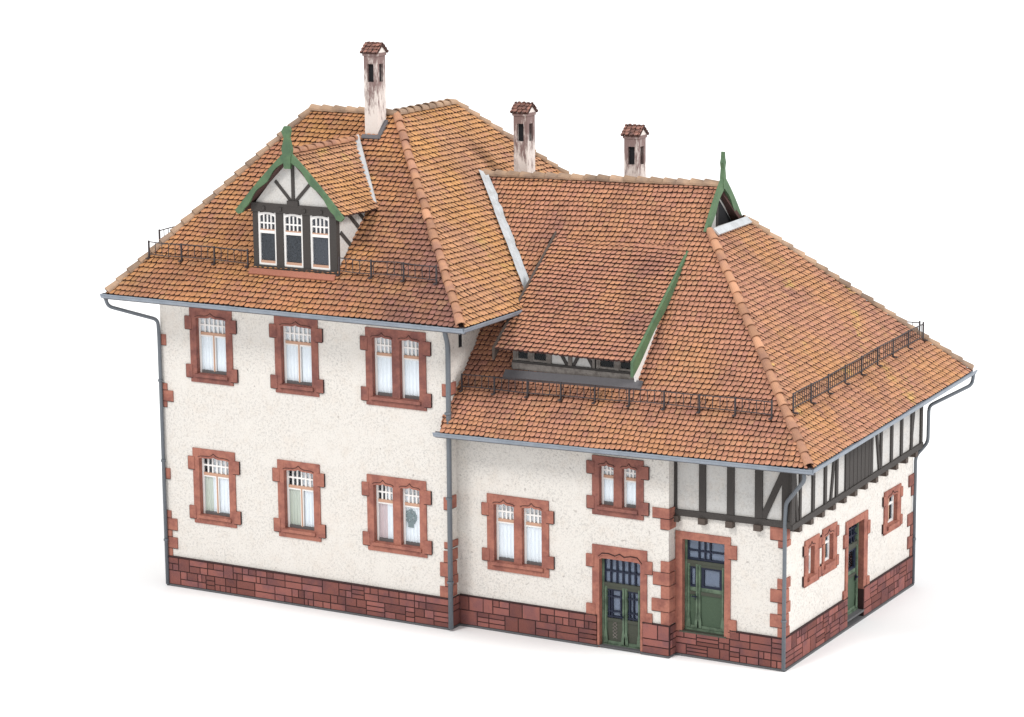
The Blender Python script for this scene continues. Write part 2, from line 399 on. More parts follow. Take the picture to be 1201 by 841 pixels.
# ------------------------------------------------------------------ window and door builders (F is the wall frame)
def ogee(u0, u1, v_side, rise, peak):                 # lower edge of a lintel: shallow arch with a small point in the middle
    pts = []; n = 12; c = (u0 + u1) / 2
    for i in range(n + 1):
        t = i / n; u = u0 + (u1 - u0) * t; q = abs(2 * t - 1)
        v = v_side + rise * math.sqrt(max(0, 1 - q ** 4)) * .6 + peak * max(0, 1 - q / .30) ** 1.5
        pts.append((u, v))
    return pts
def casement(mb, F, u0, u1, v0, v1, d, cols=4, transom=.31, split=False, bar=.040):
    """white frame with a small-paned top light; d = depth of the frame's face behind the wall"""
    f = .055; t = v1 - (v1 - v0) * transom
    mb.box(F, u0, u0 + f, v0, v1, d - .06, d, WHITE); mb.box(F, u1 - f, u1, v0, v1, d - .06, d, WHITE)
    mb.box(F, u0 + f, u1 - f, v1 - f, v1, d - .06, d - .001, WHITE)
    mb.box(F, u0 + f, u1 - f, v0, v0 + f * 1.3, d - .06, d - .001, SILLDK)
    mb.box(F, u0 + f, u1 - f, t - .035, t + .035, d - .06, d + .008, RAILBR)
    mb.box(F, u0 + f, u1 - f, t - .075, t - .035, d - .05, d - .002, WHITE)
    for k in range(1, cols):
        u = u0 + f + (u1 - u0 - 2 * f) * k / cols; mb.box(F, u - bar / 2, u + bar / 2, t + .035, v1 - f, d - .05, d - .006, WHITE)
    m_ = (t + .035 + v1 - f) / 2; mb.box(F, u0 + f, u1 - f, m_ - bar / 2, m_ + bar / 2, d - .052, d - .008, WHITE)
    if split:
        c = (u0 + u1) / 2; mb.box(F, c - .045, c + .045, v0 + f, t - .035, d - .05, d - .003, WHITE); mb.box(F, c - .016, c + .016, v0 + f, t - .035, d - .003, d + .012, RAILBR)
    return t
def curtain_mesh(mb, F, u0, u1, v0, v1, d, m, folds=7, amp=.016):
    n = folds * 4; P = []
    for i in range(n + 1):
        u = u0 + (u1 - u0) * i / n; a = amp * math.sin(i * math.pi / 2) + .006 * math.sin(i * 1.7)
        P += [F(u, v0, d + a * 1.3), F(u, v1, d + a * .7), F(u, v1, d + a * .7 - .008), F(u, v0, d + a * 1.3 - .008)]
    f = []
    for i in range(n):
        for k in range(4): f.append((4 * i + k, 4 * i + 4 + k, 4 * i + 4 + (k + 1) % 4, 4 * i + (k + 1) % 4))
    f += [(0, 1, 2, 3), (4 * n + 3, 4 * n + 2, 4 * n + 1, 4 * n)]
    mb.poly(P, f, m)
def surround(F, so, op, st, parent, mull=None, ears=((.14, .80), (.14, .145)), earh=(.33, .33), proud=.035, sill=True, lab=None):
    """stone dressing: so=(u0,u1,v0,v1) outside, op=(u0,u1,v0,v1) opening"""
    u0, u1, v0, v1 = so; a0, a1, b0, b1 = op; s = MB(); dp = -.20
    s.box(F, u0, a0, v0, v1, dp, proud, st); s.box(F, a1, u1, v0, v1, dp, proud, st)
    parts = [(a0, a1)] if not mull else [(a0, mull[0]), (mull[1], a1)]
    if mull: s.box(F, mull[0], mull[1], b0, b1 + .02, dp, proud - .012, st)
    for p, q in parts:
        og = ogee(p, q, b1 - .03, .03, .035)
        s.prism(F, [(p, v1)] + og + [(q, v1)], dp, proud - .003, st)
        # carved hood line, a dark groove inlay standing a hair proud
        og2 = [(u, v + .055) for u, v in ogee(p - .03, q + .03, b1 - .05, .07, .08)]
        for k in range(len(og2) - 1): s.bar(F(*og2[k], proud), F(*og2[k + 1], proud), .012, .016, MORTAR, F.N)
    if mull: s.box(F, mull[0], mull[1], b1 + .02, v1, dp, proud - .005, st)
    for (ex, fr), h in zip(ears, earh):
        ve = v0 + (v1 - v0) * fr
        for x0, x1 in ((u0 - ex, u0 + .06), (u1 - .06, u1 + ex)):
            j = random.uniform(-.012, .012)
            s.box(F, x0, x1, ve - h / 2 + j, ve + h / 2 + j, dp + .1, proud + .012, st)
            xo = x0 if x0 < u0 else x1
            # dark joint lines round the block
            s.bar(F(x0, ve - h / 2 + j - .006, proud), F(x1, ve - h / 2 + j - .008, proud), .022, .014, MORTAR, F.N)
            s.bar(F(xo, ve - h / 2 + j, proud - .02), F(xo, ve + h / 2 + j, proud - .02), .06, .018, MORTAR, F.U)
    if sill:
        s.box(F, a0, a1, v0, b0, dp, proud - .004, st)
        s.box(F, a0 - .05, a1 + .05, b0 - .09, b0 - .012, proud - .01, proud + .05, st)
        s.box(F, a0 - .05, a1 + .05, b0 - .108, b0 - .09, proud - .01, proud + .012, MORTAR)
    else:
        pass
    return s.build('surround', parent, lab)
WINDOW_HOLES = {}
def window(F, so, st, kind, parent, look, lab=None, cols=None, marg=(.19, .23), ears=None, earh=None):
    u0, u1, v0, v1 = so; mu, mv = marg
    op = (u0 + mu, u1 - mu, v0 + mv, v1 - mv)
    d = -.10
    mb = MB(); gl = MB(); lights = []
    if kind == 'double':
        c = (u0 + u1) / 2; m = (c - .11, c + .11); lights = [(op[0], m[0]), (m[1], op[1])]
    else: m = None; lights = [(op[0], op[1])]
    ts = []
    for a, b in lights:
        t = casement(mb, F, a, b, op[2], op[3] + .03, d, cols or (4 if kind == 'double' else 6), split=(kind == 'single')); ts.append(t)
        gl.box(F, a + .05, b - .05, op[2] + .05, op[3] - .02, d - .030, d - .026, GLASS)
    # dim box behind: the room
    bk = MB(); D = d - .50
    bk.box(F, u0 + .06, u1 - .06, v0 + .06, v1 - .06, D - .02, D, ROOM)
    for a, b in ((u0 + .05, u0 + .07), (u1 - .07, u1 - .05)): bk.box(F, a, b, v0 + .06, v1 - .06, D, -.21, ROOM)
    bk.box(F, u0 + .07, u1 - .07, v0 + .04, v0 + .06, D, -.21, ROOM); bk.box(F, u0 + .07, u1 - .07, v1 - .06, v1 - .04, D, -.21, ROOM)
    o = mb.build('window', parent, lab)
    gl.build('pane', o); bk.build('room_lining', o)
    surround(F, so, op, st, o, m, ears or ((.14, .80), (.14, .145)), earh or (.33, .33))
    for k, (a, b) in enumerate(lights):
        lk = look[k % len(look)]
        for (x0, x1, mm) in lk:
            cm = MB(); e0 = a + .03 + (b - a - .06) * x0; e1 = a + .03 + (b - a - .06) * x1
            top = op[3] - .02 if mm is CURTAIN else ts[k]
            curtain_mesh(cm, F, e0, e1, op[2] + .05, top - .03, d - .065, mm, max(2, int((e1 - e0) / .09)))
            cm.build('curtain', o)
    return o, op
def hole(so, marg=(.19, .23)): return (so[0] + .05, so[1] - .05, so[2] + .05, so[3] - .05)

FULL = [(0, 1, CURTAIN)]
tallF = front(0); lowF = front(S); bayF = front(YC); sideF = side(X2)
TW = [((.94, 2.23, 5.48, 7.385), 'single', [FULL]), ((3.52, 4.80, 5.45, 7.40), 'single', [FULL]), ((6.19, 7.90, 5.41, 7.335), 'double', [[(.0, .9, CURTAIN)], FULL]),
      ((.90, 2.20, 1.79, 3.755), 'single', [[(0, .30, GREENCLOTH), (.30, 1, CURTAIN)]]), ((3.50, 4.76, 1.75, 3.73), 'single', [[(0, .45, GREENCLOTH), (.45, 1, CURTAIN)]]), ((6.15, 7.85, 1.735, 3.655), 'double', [[(0, .5, PINKCLOTH), (.5, 1, CURTAIN)], FULL])]
LW = [((9.285, 10.985, 1.53, 3.43), 'double', [FULL, FULL]), ((12.165, 13.52, 3.265, 4.70), 'double', [FULL, FULL])]

# tall block walls
ZT = 7.72
b = MB()
wall(b, tallF, 0, W1, HP - .03, ZT, [hole(t[0]) for t in TW], .2, P_WALL)
wall(b, side(W1), .2, TB, HP - .03, ZT, [(.62, .80, 6.9, 7.5)], .2, P_WALL)
wall(b, Fr((0, 0, 0), (0, 1, 0), (0, 0, 1), (-1, 0, 0)), .2, 6.8, HP - .03, ZT, [], .2, P_WALL)
wall(b, Fr((0, 6.8, 0), (1, 0, 0), (0, 0, 1), (0, 1, 0)), .2, 1.6, HP - .03, ZT, [], .2, P_WALL)
wall(b, Fr((1.6, 0, 0), (0, 1, 0), (0, 0, 1), (-1, 0, 0)), 6.6, TB, HP - .03, ZT, [], .2, P_WALL)
wall(b, Fr((0, TB, 0), (1, 0, 0), (0, 0, 1), (0, 1, 0)), 1.8, W1 - .2, HP - .03, ZT, [], .2, P_WALL)
b.build('wall', house, 'cream plaster wall of the taller block')
b = MB(); b.box(side(W1), .625, .795, 6.905, 7.495, -.21, -.012, DARK); b.build('vent_slot', house)  # black block fills the slot, its unlit depth put into the colour
# low block walls
D1 = (12.16, 13.61, 0, 2.53); D1o = (12.35, 13.44, 0.0, 2.22)
D2 = (14.19, 15.61, .60, 3.03); D2o = (14.37, 15.46, .62, 2.85)
SDs = (4.42, 5.80, HP - .03, 2.70); SDo = (4.56, 5.55, .22, 2.53)
SWl = [((1.95, 2.80, 1.70, 2.82), (2.15, 2.50, 1.92, 2.62)), ((3.00, 3.86, 1.72, 2.86), (3.10, 3.62, 1.98, 2.66)), ((6.87, 7.98, 1.78, 2.885), (7.09, 7.72, 1.98, 2.70))]
b = MB()
wall(b, lowF, W1, XP, HP - .03, 5.45, [hole(t[0]) for t in LW] + [(D1o[0] - .1, D1o[1] + .1, 0, D1o[3] + .15)], .2, P_WALL)
wall(b, side(XP), S + .2, YC + .2, HP - .03, 5.45, [], .2, P_WALL)
wall(b, bayF, XP, X2, HP - .03, 3.50, [(D2o[0] - .08, D2o[1] + .08, 0, D2o[3] + .1)], .2, P_WALL)
wall(b, sideF, YC + .2, Y2, HP - .03, 3.62, [(o[0] - .05, o[1] + .05, o[2] - .05, o[3] + .05) for _, o in SWl] + [(SDo[0] - .08, SDo[1] + .08, 0, SDo[3] + .1)], .2, P_WALL)
wall(b, Fr((0, Y2, 0), (1, 0, 0), (0, 0, 1), (0, 1, 0)), W1, X2 - .2, HP - .03, 5.45, [], .2, P_WALL)
b.build('wall', house, 'cream plaster wall of the lower wing')

# plinths
b = MB(); pj = .035
ashlar(b, tallF, -pj, W1 + pj, .05, HP, pj, 1); ashlar(b, side(W1), 0, S - .01, .05, HP, pj, 2)
ashlar(b, Fr((0, 0, 0), (0, 1, 0), (0, 0, 1), (-1, 0, 0)), 0, 6.8, .05, HP, pj, 6)
b.box(tallF, -pj, W1 + pj, HP, HP + .03, -.1, pj + .03, MORTAR)
b.box(tallF, -pj, W1 + pj, 0, .05, -.2, pj + .03, BASE); b.box(side(W1), 0, S, 0, .049, -.2, pj + .028, BASE)
b.build('plinth', house)
b = MB()
ashlar(b, lowF, W1 + pj + .02, XP + pj, .05, HP, pj, 33, [(D1o[0] - .06, D1o[1] + .06)])
b.box(lowF, W1 + pj + .02, D1o[0] - .06, HP, HP + .025, -.1, pj + .02, MORTAR); b.box(lowF, D1o[1] + .06, XP + pj, HP, HP + .025, -.1, pj + .02, MORTAR)
ashlar(b, side(XP), S, YC - pj, .05, HP, pj, 8)
ashlar(b, bayF, XP + pj, D2[1], .05, .60, pj, 4); ashlar(b, bayF, D2[1], X2 + pj, .05, HP, pj, 9)
b.box(bayF, D2[1], X2 + pj, HP, HP + .025, -.1, pj + .02, MORTAR)
ashlar(b, sideF, YC, Y2 + pj, .05, HP, pj, 5, [(SDo[0] - .02, SDo[1] + .02)])
b.box(sideF, YC - pj, SDo[0] - .02, HP, HP + .025, -.1, pj + .02, MORTAR); b.box(sideF, SDo[1] + .02, Y2 + pj, HP, HP + .025, -.1, pj + .02, MORTAR)
ashlar(b, Fr((0, Y2, 0), (1, 0, 0), (0, 0, 1), (0, 1, 0)), W1, X2, .05, HP, pj, 12)
b.box(lowF, W1 + pj + .02, D1o[0] - .03, 0, .05, -.2, pj + .03, BASE); b.box(lowF, D1o[1] + .03, XP + pj, 0, .05, -.2, pj + .03, BASE)
b.box(bayF, XP + pj, X2 + pj + .04, 0, .05, -.2, pj + .03, BASE); b.box(sideF, YC - pj - .024, Y2 + pj, 0, .049, -.2, pj + .04, BASE)
b.build('plinth', house)

# windows in the walls
for so, kd, look in TW: window(tallF, so, STONE_LT if so[3] < 5 else STONE, kd, house, look)  # upper floor takes the stone darkened for eave shade
for so, kd, look in LW:
    window(lowF, so, STONE_LT if so[3] < 4 else STONE, kd, house, look, cols=4 if so[3] < 4 else 3, ears=((.14, .80), (.14, .2)) , earh=(.3, .3))
# the dark plant in one ground floor window
b = MB(); rnd = random.Random(5)
for k in range(110):
    t = rnd.uniform(0, 6.28); r_ = .16 * math.sqrt(rnd.random()); u = 7.30 + r_ * math.cos(t); v = 2.66 + r_ * math.sin(t) * 1.15
    q = rnd.uniform(0, 3.14); e = rnd.uniform(.03, .055)
    b.prism(tallF, [(u + e * math.cos(q), v + e * math.sin(q)), (u + .4 * e * math.cos(q + 1.57), v + .4 * e * math.sin(q + 1.57)), (u - e * math.cos(q), v - e * math.sin(q)), (u - .4 * e * math.cos(q + 1.57), v - .4 * e * math.sin(q + 1.57))], -.146 + rnd.uniform(-.003, .002), -.141 + rnd.uniform(.0, .004), PLANT)
b.box(tallF, 7.22, 7.38, 2.40, 2.52, -.15, -.137, PLANT)
pp = b.build('potted_plant', None); pp.location = ORIGIN
pp['label'] = 'dark potted plant behind the right pane of a ground floor double window'; pp['category'] = 'plant'

# ------------------------------------------------------------------ corner quoins
def quoin(F, blocks, st, proud=.03):
    for (u0, u1, v0, v1) in blocks:
        q = MB(); q.box(F, u0, u1, v0, v1, -.1, proud + random.uniform(0, .012), st)
        q.box(F, u0 + .004, u1 - .005, v0 - .018, v0, -.1, proud + .004, MORTAR); q.build('quoin', house)
def corner(F1, F2, c1, s1, c2, s2, rows, st, w1=.36, w2=.22):
    """alternating long and short blocks on both faces of a corner; c/s = corner coordinate and inward sign on each face"""
    for k, (v0, v1, long) in enumerate(rows):
        s = MB()
        a = (w1 if long else w1 * .45) + random.uniform(-.02, .02); e = (w2 if not long else w2 * .85) + random.uniform(-.02, .02)
        pr = .03 + (k % 3) * .004
        lo, hi = sorted((c1, c1 + s1 * a)); s.box(F1, lo - (pr if s1 > 0 else 0), hi + (pr if s1 < 0 else 0), v0, v1, -.1, pr, st)
        s.box(F1, lo, hi, v0 - .016, v0, -.1, pr - .003, MORTAR)
        if F2:
            lo, hi = sorted((c2, c2 + s2 * e)); s.box(F2, lo, hi, v0 + .002, v1 - .002, -.1, pr + .002, st)
        s.build('quoin', house)
leftF = Fr((0, 0, 0), (0, 1, 0), (0, 0, 1), (-1, 0, 0))
corner(tallF, leftF, 0, 1, 0, 1, [(.80, 1.00, 0), (1.02, 1.30, 1), (1.32, 1.48, 0), (1.50, 1.80, 1), (1.82, 2.0, 0), (2.85, 3.12, 0), (4.74, 4.88, 0), (4.90, 5.17, 1), (5.19, 5.35, 0), (6.35, 6.62, 0)], STONE_LT, .34)
corner(tallF, side(W1), W1, -1, 0, 1, [(.80, 1.08, 1), (1.10, 1.32, 0), (1.34, 1.68, 1), (1.70, 1.98, 0)], STONE_LT, .24, .40)
quoin(side(W1), [(-.028, .36, 3.02, 3.32), (-.031, .42, 5.83, 6.12), (-.027, .40, 4.95, 5.2), (-.03, .42, 2.05, 2.2)], STONE_LT)
corner(lowF, side(XP), XP, -1, S, 1, [(.80, 1.10, 0), (1.12, 1.42, 1), (1.44, 1.74, 0), (1.76, 2.06, 1), (2.08, 2.34, 0), (3.12, 3.36, 0), (3.38, 3.62, 1)], STONE_LT, .42, .31)
corner(bayF, sideF, X2, -1, YC, 1, [(.80, 1.02, 0), (1.04, 1.34, 1), (1.36, 1.62, 0), (1.64, 1.94, 1), (1.96, 2.2, 0), (2.95, 3.1, 0), (3.12, 3.42, 1)], STONE_LT, .34, .30)
corner(sideF, None, Y2, -1, 0, 1, [(.80, 1.02, 0), (1.04, 1.34, 1), (1.36, 1.62, 0), (1.64, 1.94, 1), (2.4, 2.65, 0), (2.67, 2.95, 1)], STONE, .34)

# ------------------------------------------------------------------ doors
def door(F, so, op, name_label, variant, st, fw=.2):
    s = MB(); u0, u1, v0, v1 = op; d = -.13
    tr = v1 - (v1 - v0) * (.30 if variant == 'front' else .25)
    fr = .06
    # frame
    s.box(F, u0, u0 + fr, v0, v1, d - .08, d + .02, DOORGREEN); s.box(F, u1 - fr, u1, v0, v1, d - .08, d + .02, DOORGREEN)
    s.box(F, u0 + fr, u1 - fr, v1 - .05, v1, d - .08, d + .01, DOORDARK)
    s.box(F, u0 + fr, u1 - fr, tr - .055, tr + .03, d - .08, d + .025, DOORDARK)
    s.box(F, u0, u1, v0, v0 + .05, d - .08, d + .03, DOORGREEN)
    # backing
    s.box(F, u0 + fr, u1 - fr, v0 + .05, v1 - .05, d - .075, d - .055, DOORBACK)
    g_ = MB()
    # transom bars
    a, b_ = u0 + fr, u1 - fr
    if variant == 'front':
        for k in range(0, 7):
            u = a + (b_ - a) * k / 6; s.box(F, u - .020, u + .020, tr + .03, v1 - .05, d - .05, d - .005, MUNTIN)
        m_ = (tr + .03 + v1 - .05) / 2; s.box(F, a, b_, m_ - .022, m_ + .022, d - .05, d - .008, MUNTIN)
    elif variant == 'bay':
        for t in (.30, .46, .60): u = a + (b_ - a) * t; s.box(F, u - .018, u + .018, tr + .03, v1 - .05, d - .05, d - .005, MUNTIN)
        m_ = tr + (v1 - tr) * .48; s.box(F, a, b_, m_ - .02, m_ + .02, d - .05, d - .008, MUNTIN)
        s.box(F, a, a + .03, tr + .03, v1 - .05, d - .05, d - .003, MUNTIN); s.box(F, a, b_, tr + .03, tr + .08, d - .05, d - .004, MUNTIN)
    else:
        for k in range(1, 5): u = a + (b_ - a) * k / 5; s.box(F, u - .02, u + .02, tr + .03, v1 - .05, d - .05, d - .005, MUNTIN)
        for t in (.35, .68): m_ = tr + (v1 - tr) * t; s.box(F, a, b_, m_ - .02, m_ + .02, d - .05, d - .008, MUNTIN)
    g_.box(F, a, b_, tr + .04, v1 - .06, d - .052, d - .050, GLASS)
    o = s.build('door', house, name_label)
    # leaves
    if variant == 'front':
        c = a + (b_ - a) * .565
        leaves = [(a + .01, c - .005), (c + .005, b_ - .01)]
    elif variant == 'bay':
        c = a + (b_ - a) * .30; leaves = [(a + .01, c - .004), (c + .004, b_ - .01)]
    else: leaves = [(a + .01, b_ - .01)]
    for k, (x0, x1) in enumerate(leaves):
        l = MB(); y0, y1 = v0 + .055, tr - .06; st_ = .062
        mid = y0 + (y1 - y0) * (.42 if variant == 'front' else .55)
        l.box(F, x0, x0 + st_, y0, y1, d - .05, d + .015, DOORGREEN); l.box(F, x1 - st_, x1, y0, y1, d - .05, d + .015, DOORGREEN)
        l.box(F, x0 + st_, x1 - st_, y1 - .06, y1, d - .05, d + .012, DOORDARK); l.box(F, x0 + st_, x1 - st_, y0, y0 + .07, d - .05, d + .012, DOORGREEN)
        l.box(F, x0 + st_, x1 - st_, mid - .04, mid + .04, d - .05, d + .012, DOORDARK)
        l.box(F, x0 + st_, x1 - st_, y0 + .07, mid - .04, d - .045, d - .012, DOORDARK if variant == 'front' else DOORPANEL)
        # turned baluster flare at the foot of each stile
        for xx in (x0 + st_ / 2, x1 - st_ / 2):
            l.prism(F, [(xx - .055, y0 + .02), (xx + .055, y0 + .02), (xx + .05, y0 + .16), (xx + .018, y0 + .38), (xx + .018, y1 - .03), (xx - .018, y1 - .03), (xx - .018, y0 + .38), (xx - .05, y0 + .16)], d + .014, d + .034, DOORGREEN)
        p0, p1, q0, q1 = x0 + st_, x1 - st_, mid + .04, y1 - .06
        if variant == 'front':
            for t in ((.14, .30, .88) if k == 0 else (.18, .55)): u = p0 + (p1 - p0) * t; l.box(F, u - .019, u + .019, q0, q1, d - .045, d + .002, MUNTIN)
            for t in (.06, .24, .74, .97): v = q0 + (q1 - q0) * t; l.box(F, p0, p1, v - .020, v + .020, d - .045, d, MUNTIN)
            # cast lattice on the lower panel
            if k == 0:
                cx = (p0 + p1) / 2; 
                for i in range(5):
                    vv = y0 + .14 + i * .085; z_ = .06
                    l.bar(F(cx - z_, vv, d - .006), F(cx + z_, vv + .085, d - .006), .014, .012, GREYWOOD, F.N); l.bar(F(cx + z_, vv, d - .004), F(cx - z_, vv + .085, d - .004), .014, .012, GREYWOOD, F.N)
        else:
            l.box(F, p0, p1, q0, q0 + .10, d - .04, d - .004, DOORGREEN); 
            e = min(.07, (p1 - p0) * .18)
            for z0_, z1_, w0_, w1_ in ((p0, p0 + e, q0 + .1, q1), (p1 - e, p1, q0 + .1, q1), (p0 + e, p1 - e, q1 - .05, q1), (p0 + e, p1 - e, q0 + .1, q0 + .15)): l.box(F, z0_, z1_, w0_, w1_, d - .04, d - .001, MUNTIN)
        g2 = MB(); g2.box(F, p0, p1, q0, q1, d - .036, d - .032, GLASS)
        lo = l.build('door_leaf', o)
        # (third level is the deepest allowed, so the glass of a leaf is a sibling)
        g2.build('pane', o)
    h = MB(); hx = leaves[0][1] - .04 if variant != 'side' else b_ - .08; hv = v0 + (tr - v0) * .5
    h.bar(F(hx, hv, d + .012), F(hx, hv, d + .07), .025, .025, MUNTIN, (0, 0, 1)); h.bar(F(hx + .02, hv, d + .07), F(hx - .10, hv, d + .07), .03, .03, MUNTIN, F.N)
    h.box(F, hx - .03, hx + .03, hv - .10, hv + .06, d + .010, d + .022, MUNTIN); h.build('handle', o)
    g_.build('pane', o)
    # stone dressing
    z = MB(); a0, a1, b1 = u0, u1, v1; pr = .035
    z.box(F, so[0], a0, so[2], so[3], -.2, pr, st); z.box(F, a1, so[1], so[2], so[3], -.2, pr, st)
    if variant == 'front':
        og = [(u, v) for u, v in [(a0, b1 - .04), (a0 + .06, b1 - .01), (a0 + .2, b1 - .005), (a1 - .2, b1 - .005), (a1 - .06, b1 - .01), (a1, b1 - .04)]]
        z.prism(F, [(a0, so[3])] + og + [(a1, so[3])], -.2, pr - .003, st)
        cxm = (a0 + a1) / 2; g3 = [(a0 - .02, b1 + .03), (a0 + .08, b1 + .12), (a0 + .25, b1 + .13), (cxm - .12, b1 + .09), (cxm, b1 + .15), (cxm + .12, b1 + .09), (a1 - .25, b1 + .13), (a1 - .08, b1 + .12), (a1 + .04, b1 - .01)]
        for k in range(len(g3) - 1):
            z.bar(F(*g3[k], pr), F(*g3[k + 1], pr), .022, .02, MORTAR, F.N)
            z.bar(F(g3[k][0], g3[k][1] - .03, pr), F(g3[k + 1][0], g3[k + 1][1] - .03, pr), .025, .03, STONE_LT, F.N)
        e = [(so[0] - .16, so[0] + .05, 1.98, 2.28), (so[1] - .05, so[1] + .14, 1.98, 2.28), (so[0] - .16, so[0] + .08, HP - .1, 1.06), (so[1] - .05, so[1] + .14, HP - .03, 1.02)]
    elif variant == 'bay':
        z.box(F, a0, a1, b1, so[3], -.2, pr - .003, st)
        e = [(so[1] - .05, so[1] + .16, 2.52, 2.84), (so[1] - .05, so[1] + .16, HP - .02, 1.05)]
    else:
        z.box(F, a0, a1, b1, so[3], -.2, pr - .003, st)
        e = [(so[0] - .13, so[0] + .05, 2.08, 2.4), (so[1] - .05, so[1] + .13, 2.1, 2.42), (so[0] - .13, so[0] + .05, HP - .03, 1.0), (so[1] - .05, so[1] + .13, HP - .03, 1.0)]
    for (x0, x1, y0, y1) in e:
        z.box(F, x0, x1, y0, y1, -.1, pr + .012, st); z.box(F, x0, x1, y0 - .016, y0, -.1, pr + .006, MORTAR)
    z.build('surround', o)
    k = MB(); k.box(F, u0 - .06, u1 + .06, v0 - (.05 if variant != 'front' else 0), v0 + (.0 if variant != 'front' else .03), -.22, .05, BASE if variant != 'bay' else DOORDARK); k.build('threshold', o)
    return o
door(lowF, D1, (D1o[0], D1o[1], .03, D1o[3]), 'green double door with many small panes and a carved red stone lintel', 'front', STONE_LT)
door(bayF, D2, D2o, 'green door with two glazed panels under the timber framing', 'bay', STONE_LT)
door(sideF, SDs, SDo, 'narrow green door with a barred top light in the side wall', 'side', STONE_LT)
# small side windows
for so, op in SWl:
    F = sideF; mb = MB(); d = -.07; u0, u1, v0, v1 = op; f = .05
    for a, b_ in ((u0, u0 + f), (u1 - f, u1)): mb.box(F, a, b_, v0, v1, d - .05, d, WHITE)
    mb.box(F, u0 + f, u1 - f, v1 - f, v1, d - .05, d - .001, WHITE); mb.box(F, u0 + f, u1 - f, v0, v0 + f, d - .05, d - .001, WHITE)
    c = (u0 + u1) / 2; t = v0 + (v1 - v0) * .66
    mb.box(F, c - .025, c + .025, v0 + f, v1 - f, d - .048, d - .003, RAILBR); mb.box(F, u0 + f, u1 - f, t - .025, t + .025, d - .047, d - .004, WHITE)
    o = mb.build('window', house)
    gl = MB(); gl.box(F, u0 + .03, u1 - .03, v0 + .03, v1 - .03, d - .032, d - .028, GLASS); gl.build('pane', o)
    bk = MB(); bk.box(F, u0 - .03, u1 + .03, v0 - .03, v1 + .03, d - .42, d - .40, ROOM); bk.build('room_lining', o)
    cm = MB(); curtain_mesh(cm, F, u0 + .03, c, v0 + .04, v1 - .04, d - .12, CURTAIN, 2); cm.build('curtain', o)
    surround(F, so, op, STONE_LT, o, None, ((.09, .80), (.09, .16)), (.24, .24), sill=True)

# ------------------------------------------------------------------ roofs
roof = MB(); ZE = 7.8
eFL = isect3(PT_F, PT_L, (ZE, 0, 0)); eFR = isect3(PT_F, PT_R, (ZE, 0, 0))
rA = Vector((2.53, 3.381, 12.088)); rB = isect2x(PT_F, PT_B, 5.06); rB = Vector((5.06, 3.381, 12.088)); rC = Vector((5.06, 6.257, 12.088))
eBL = isect3(PT_B, PT_L, (ZE, 0, 0)); vB = isect3(PT_B, PT_WL, (ZE, 0, 0))
eWL = isect3(PT_WB, PT_WL, (ZE, 0, 0)); eWR = isect3(PT_WB, PT_R, (ZE, 0, 0))
slope(roof, [eFL, eFR, rB, rA], TILE_A, seedv=11, w=.152, row=.153)
slope(roof, [eFR, eWR, rC, rB], TILE_R, seedv=12, w=.152, row=.153)
slope(roof, [eBL, eFL, rA], TILE_R, seedv=13, w=.152, row=.153)
slope(roof, [eWR, eWL, rC], TILE_R, seedv=14, w=.152, row=.153)
slope(roof, [eWL, vB, rB, rC], TILE_R, seedv=15, w=.152, row=.153)
slope(roof, [vB, eBL, rA, rB], TILE_R, seedv=16, w=.152, row=.153)
roof_t = roof.build('roof', house, 'tall hipped roof with ochre and brown tiles')
def cap_row(name, a, b_, m, parent, seedv, r=.105):
    k = MB(); caps(k, a, b_, m, seedv=seedv, r=r); return k.build(name, parent)
cap_row('hip_caps', eFR + Vector((-.02, .02, 0)), rB, HIPCAP, roof_t, 1); cap_row('hip_caps', eFL, rA, RIDGECAP, roof_t, 2)
cap_row('hip_caps', eWR, rC, RIDGECAP, roof_t, 3); cap_row('hip_caps', eBL, rA, RIDGECAP, roof_t, 4); cap_row('hip_caps', eWL, rC, RIDGECAP, roof_t, 4)
cap_row('ridge_caps', rA, rB, RIDGECAP, roof_t, 5, .12); cap_row('ridge_caps', rB, rC, RIDGECAP, roof_t, 6, .12)

low = MB()
lE0 = on(PL_F, 8.45, -.26); lE1 = isect2y(PL_F, PL_H, -.26); XR = 13.36
gf = isect2x(PL_F, PL_H, 13.54); yr2 = 4.83; gb = isect2x(PL_B, PL_H, 13.56)
rE = on(PL_F, XR, yr2); rW = isect2y(PL_F, PT_R, yr2)
hE1 = isect2y(PL_H, PL_B, 9.91)
gfl = on(PL_F, 13.40, gf.y + .02)
XM = 13.42
slope(low, [lE0, lE1, gf, on(PL_F, XM, gf.y), on(PL_F, XM, yr2), rW], TILE_L, seedv=21,
      pieces=[[lE0, on(PL_F, XM, -.26), on(PL_F, XM, yr2), rW], [on(PL_F, XM, -.26), lE1, gf, on(PL_F, XM, gf.y)]])
slope(low, [lE1, hE1, gb, gf], TILE_H, seedv=22)
slope(low, [hE1, on(PL_B, 8.45, 9.91), rW, on(PL_B, XR, yr2), gb], TILE_L, seedv=23)
roof_l = low.build('roof', house, 'lower hipped roof with salmon red tiles and a small gablet')
cap_row('hip_caps', lE1 + Vector((-.03, .03, 0)), gf, HIPCAP, roof_l, 7); cap_row('hip_caps', hE1, gb, RIDGECAP, roof_l, 8)
k = MB(); caps(k, rW + Vector((.02, 0, 0)), rE, RIDGECAP, seedv=9, r=.12); k.build('ridge_caps', roof_l)
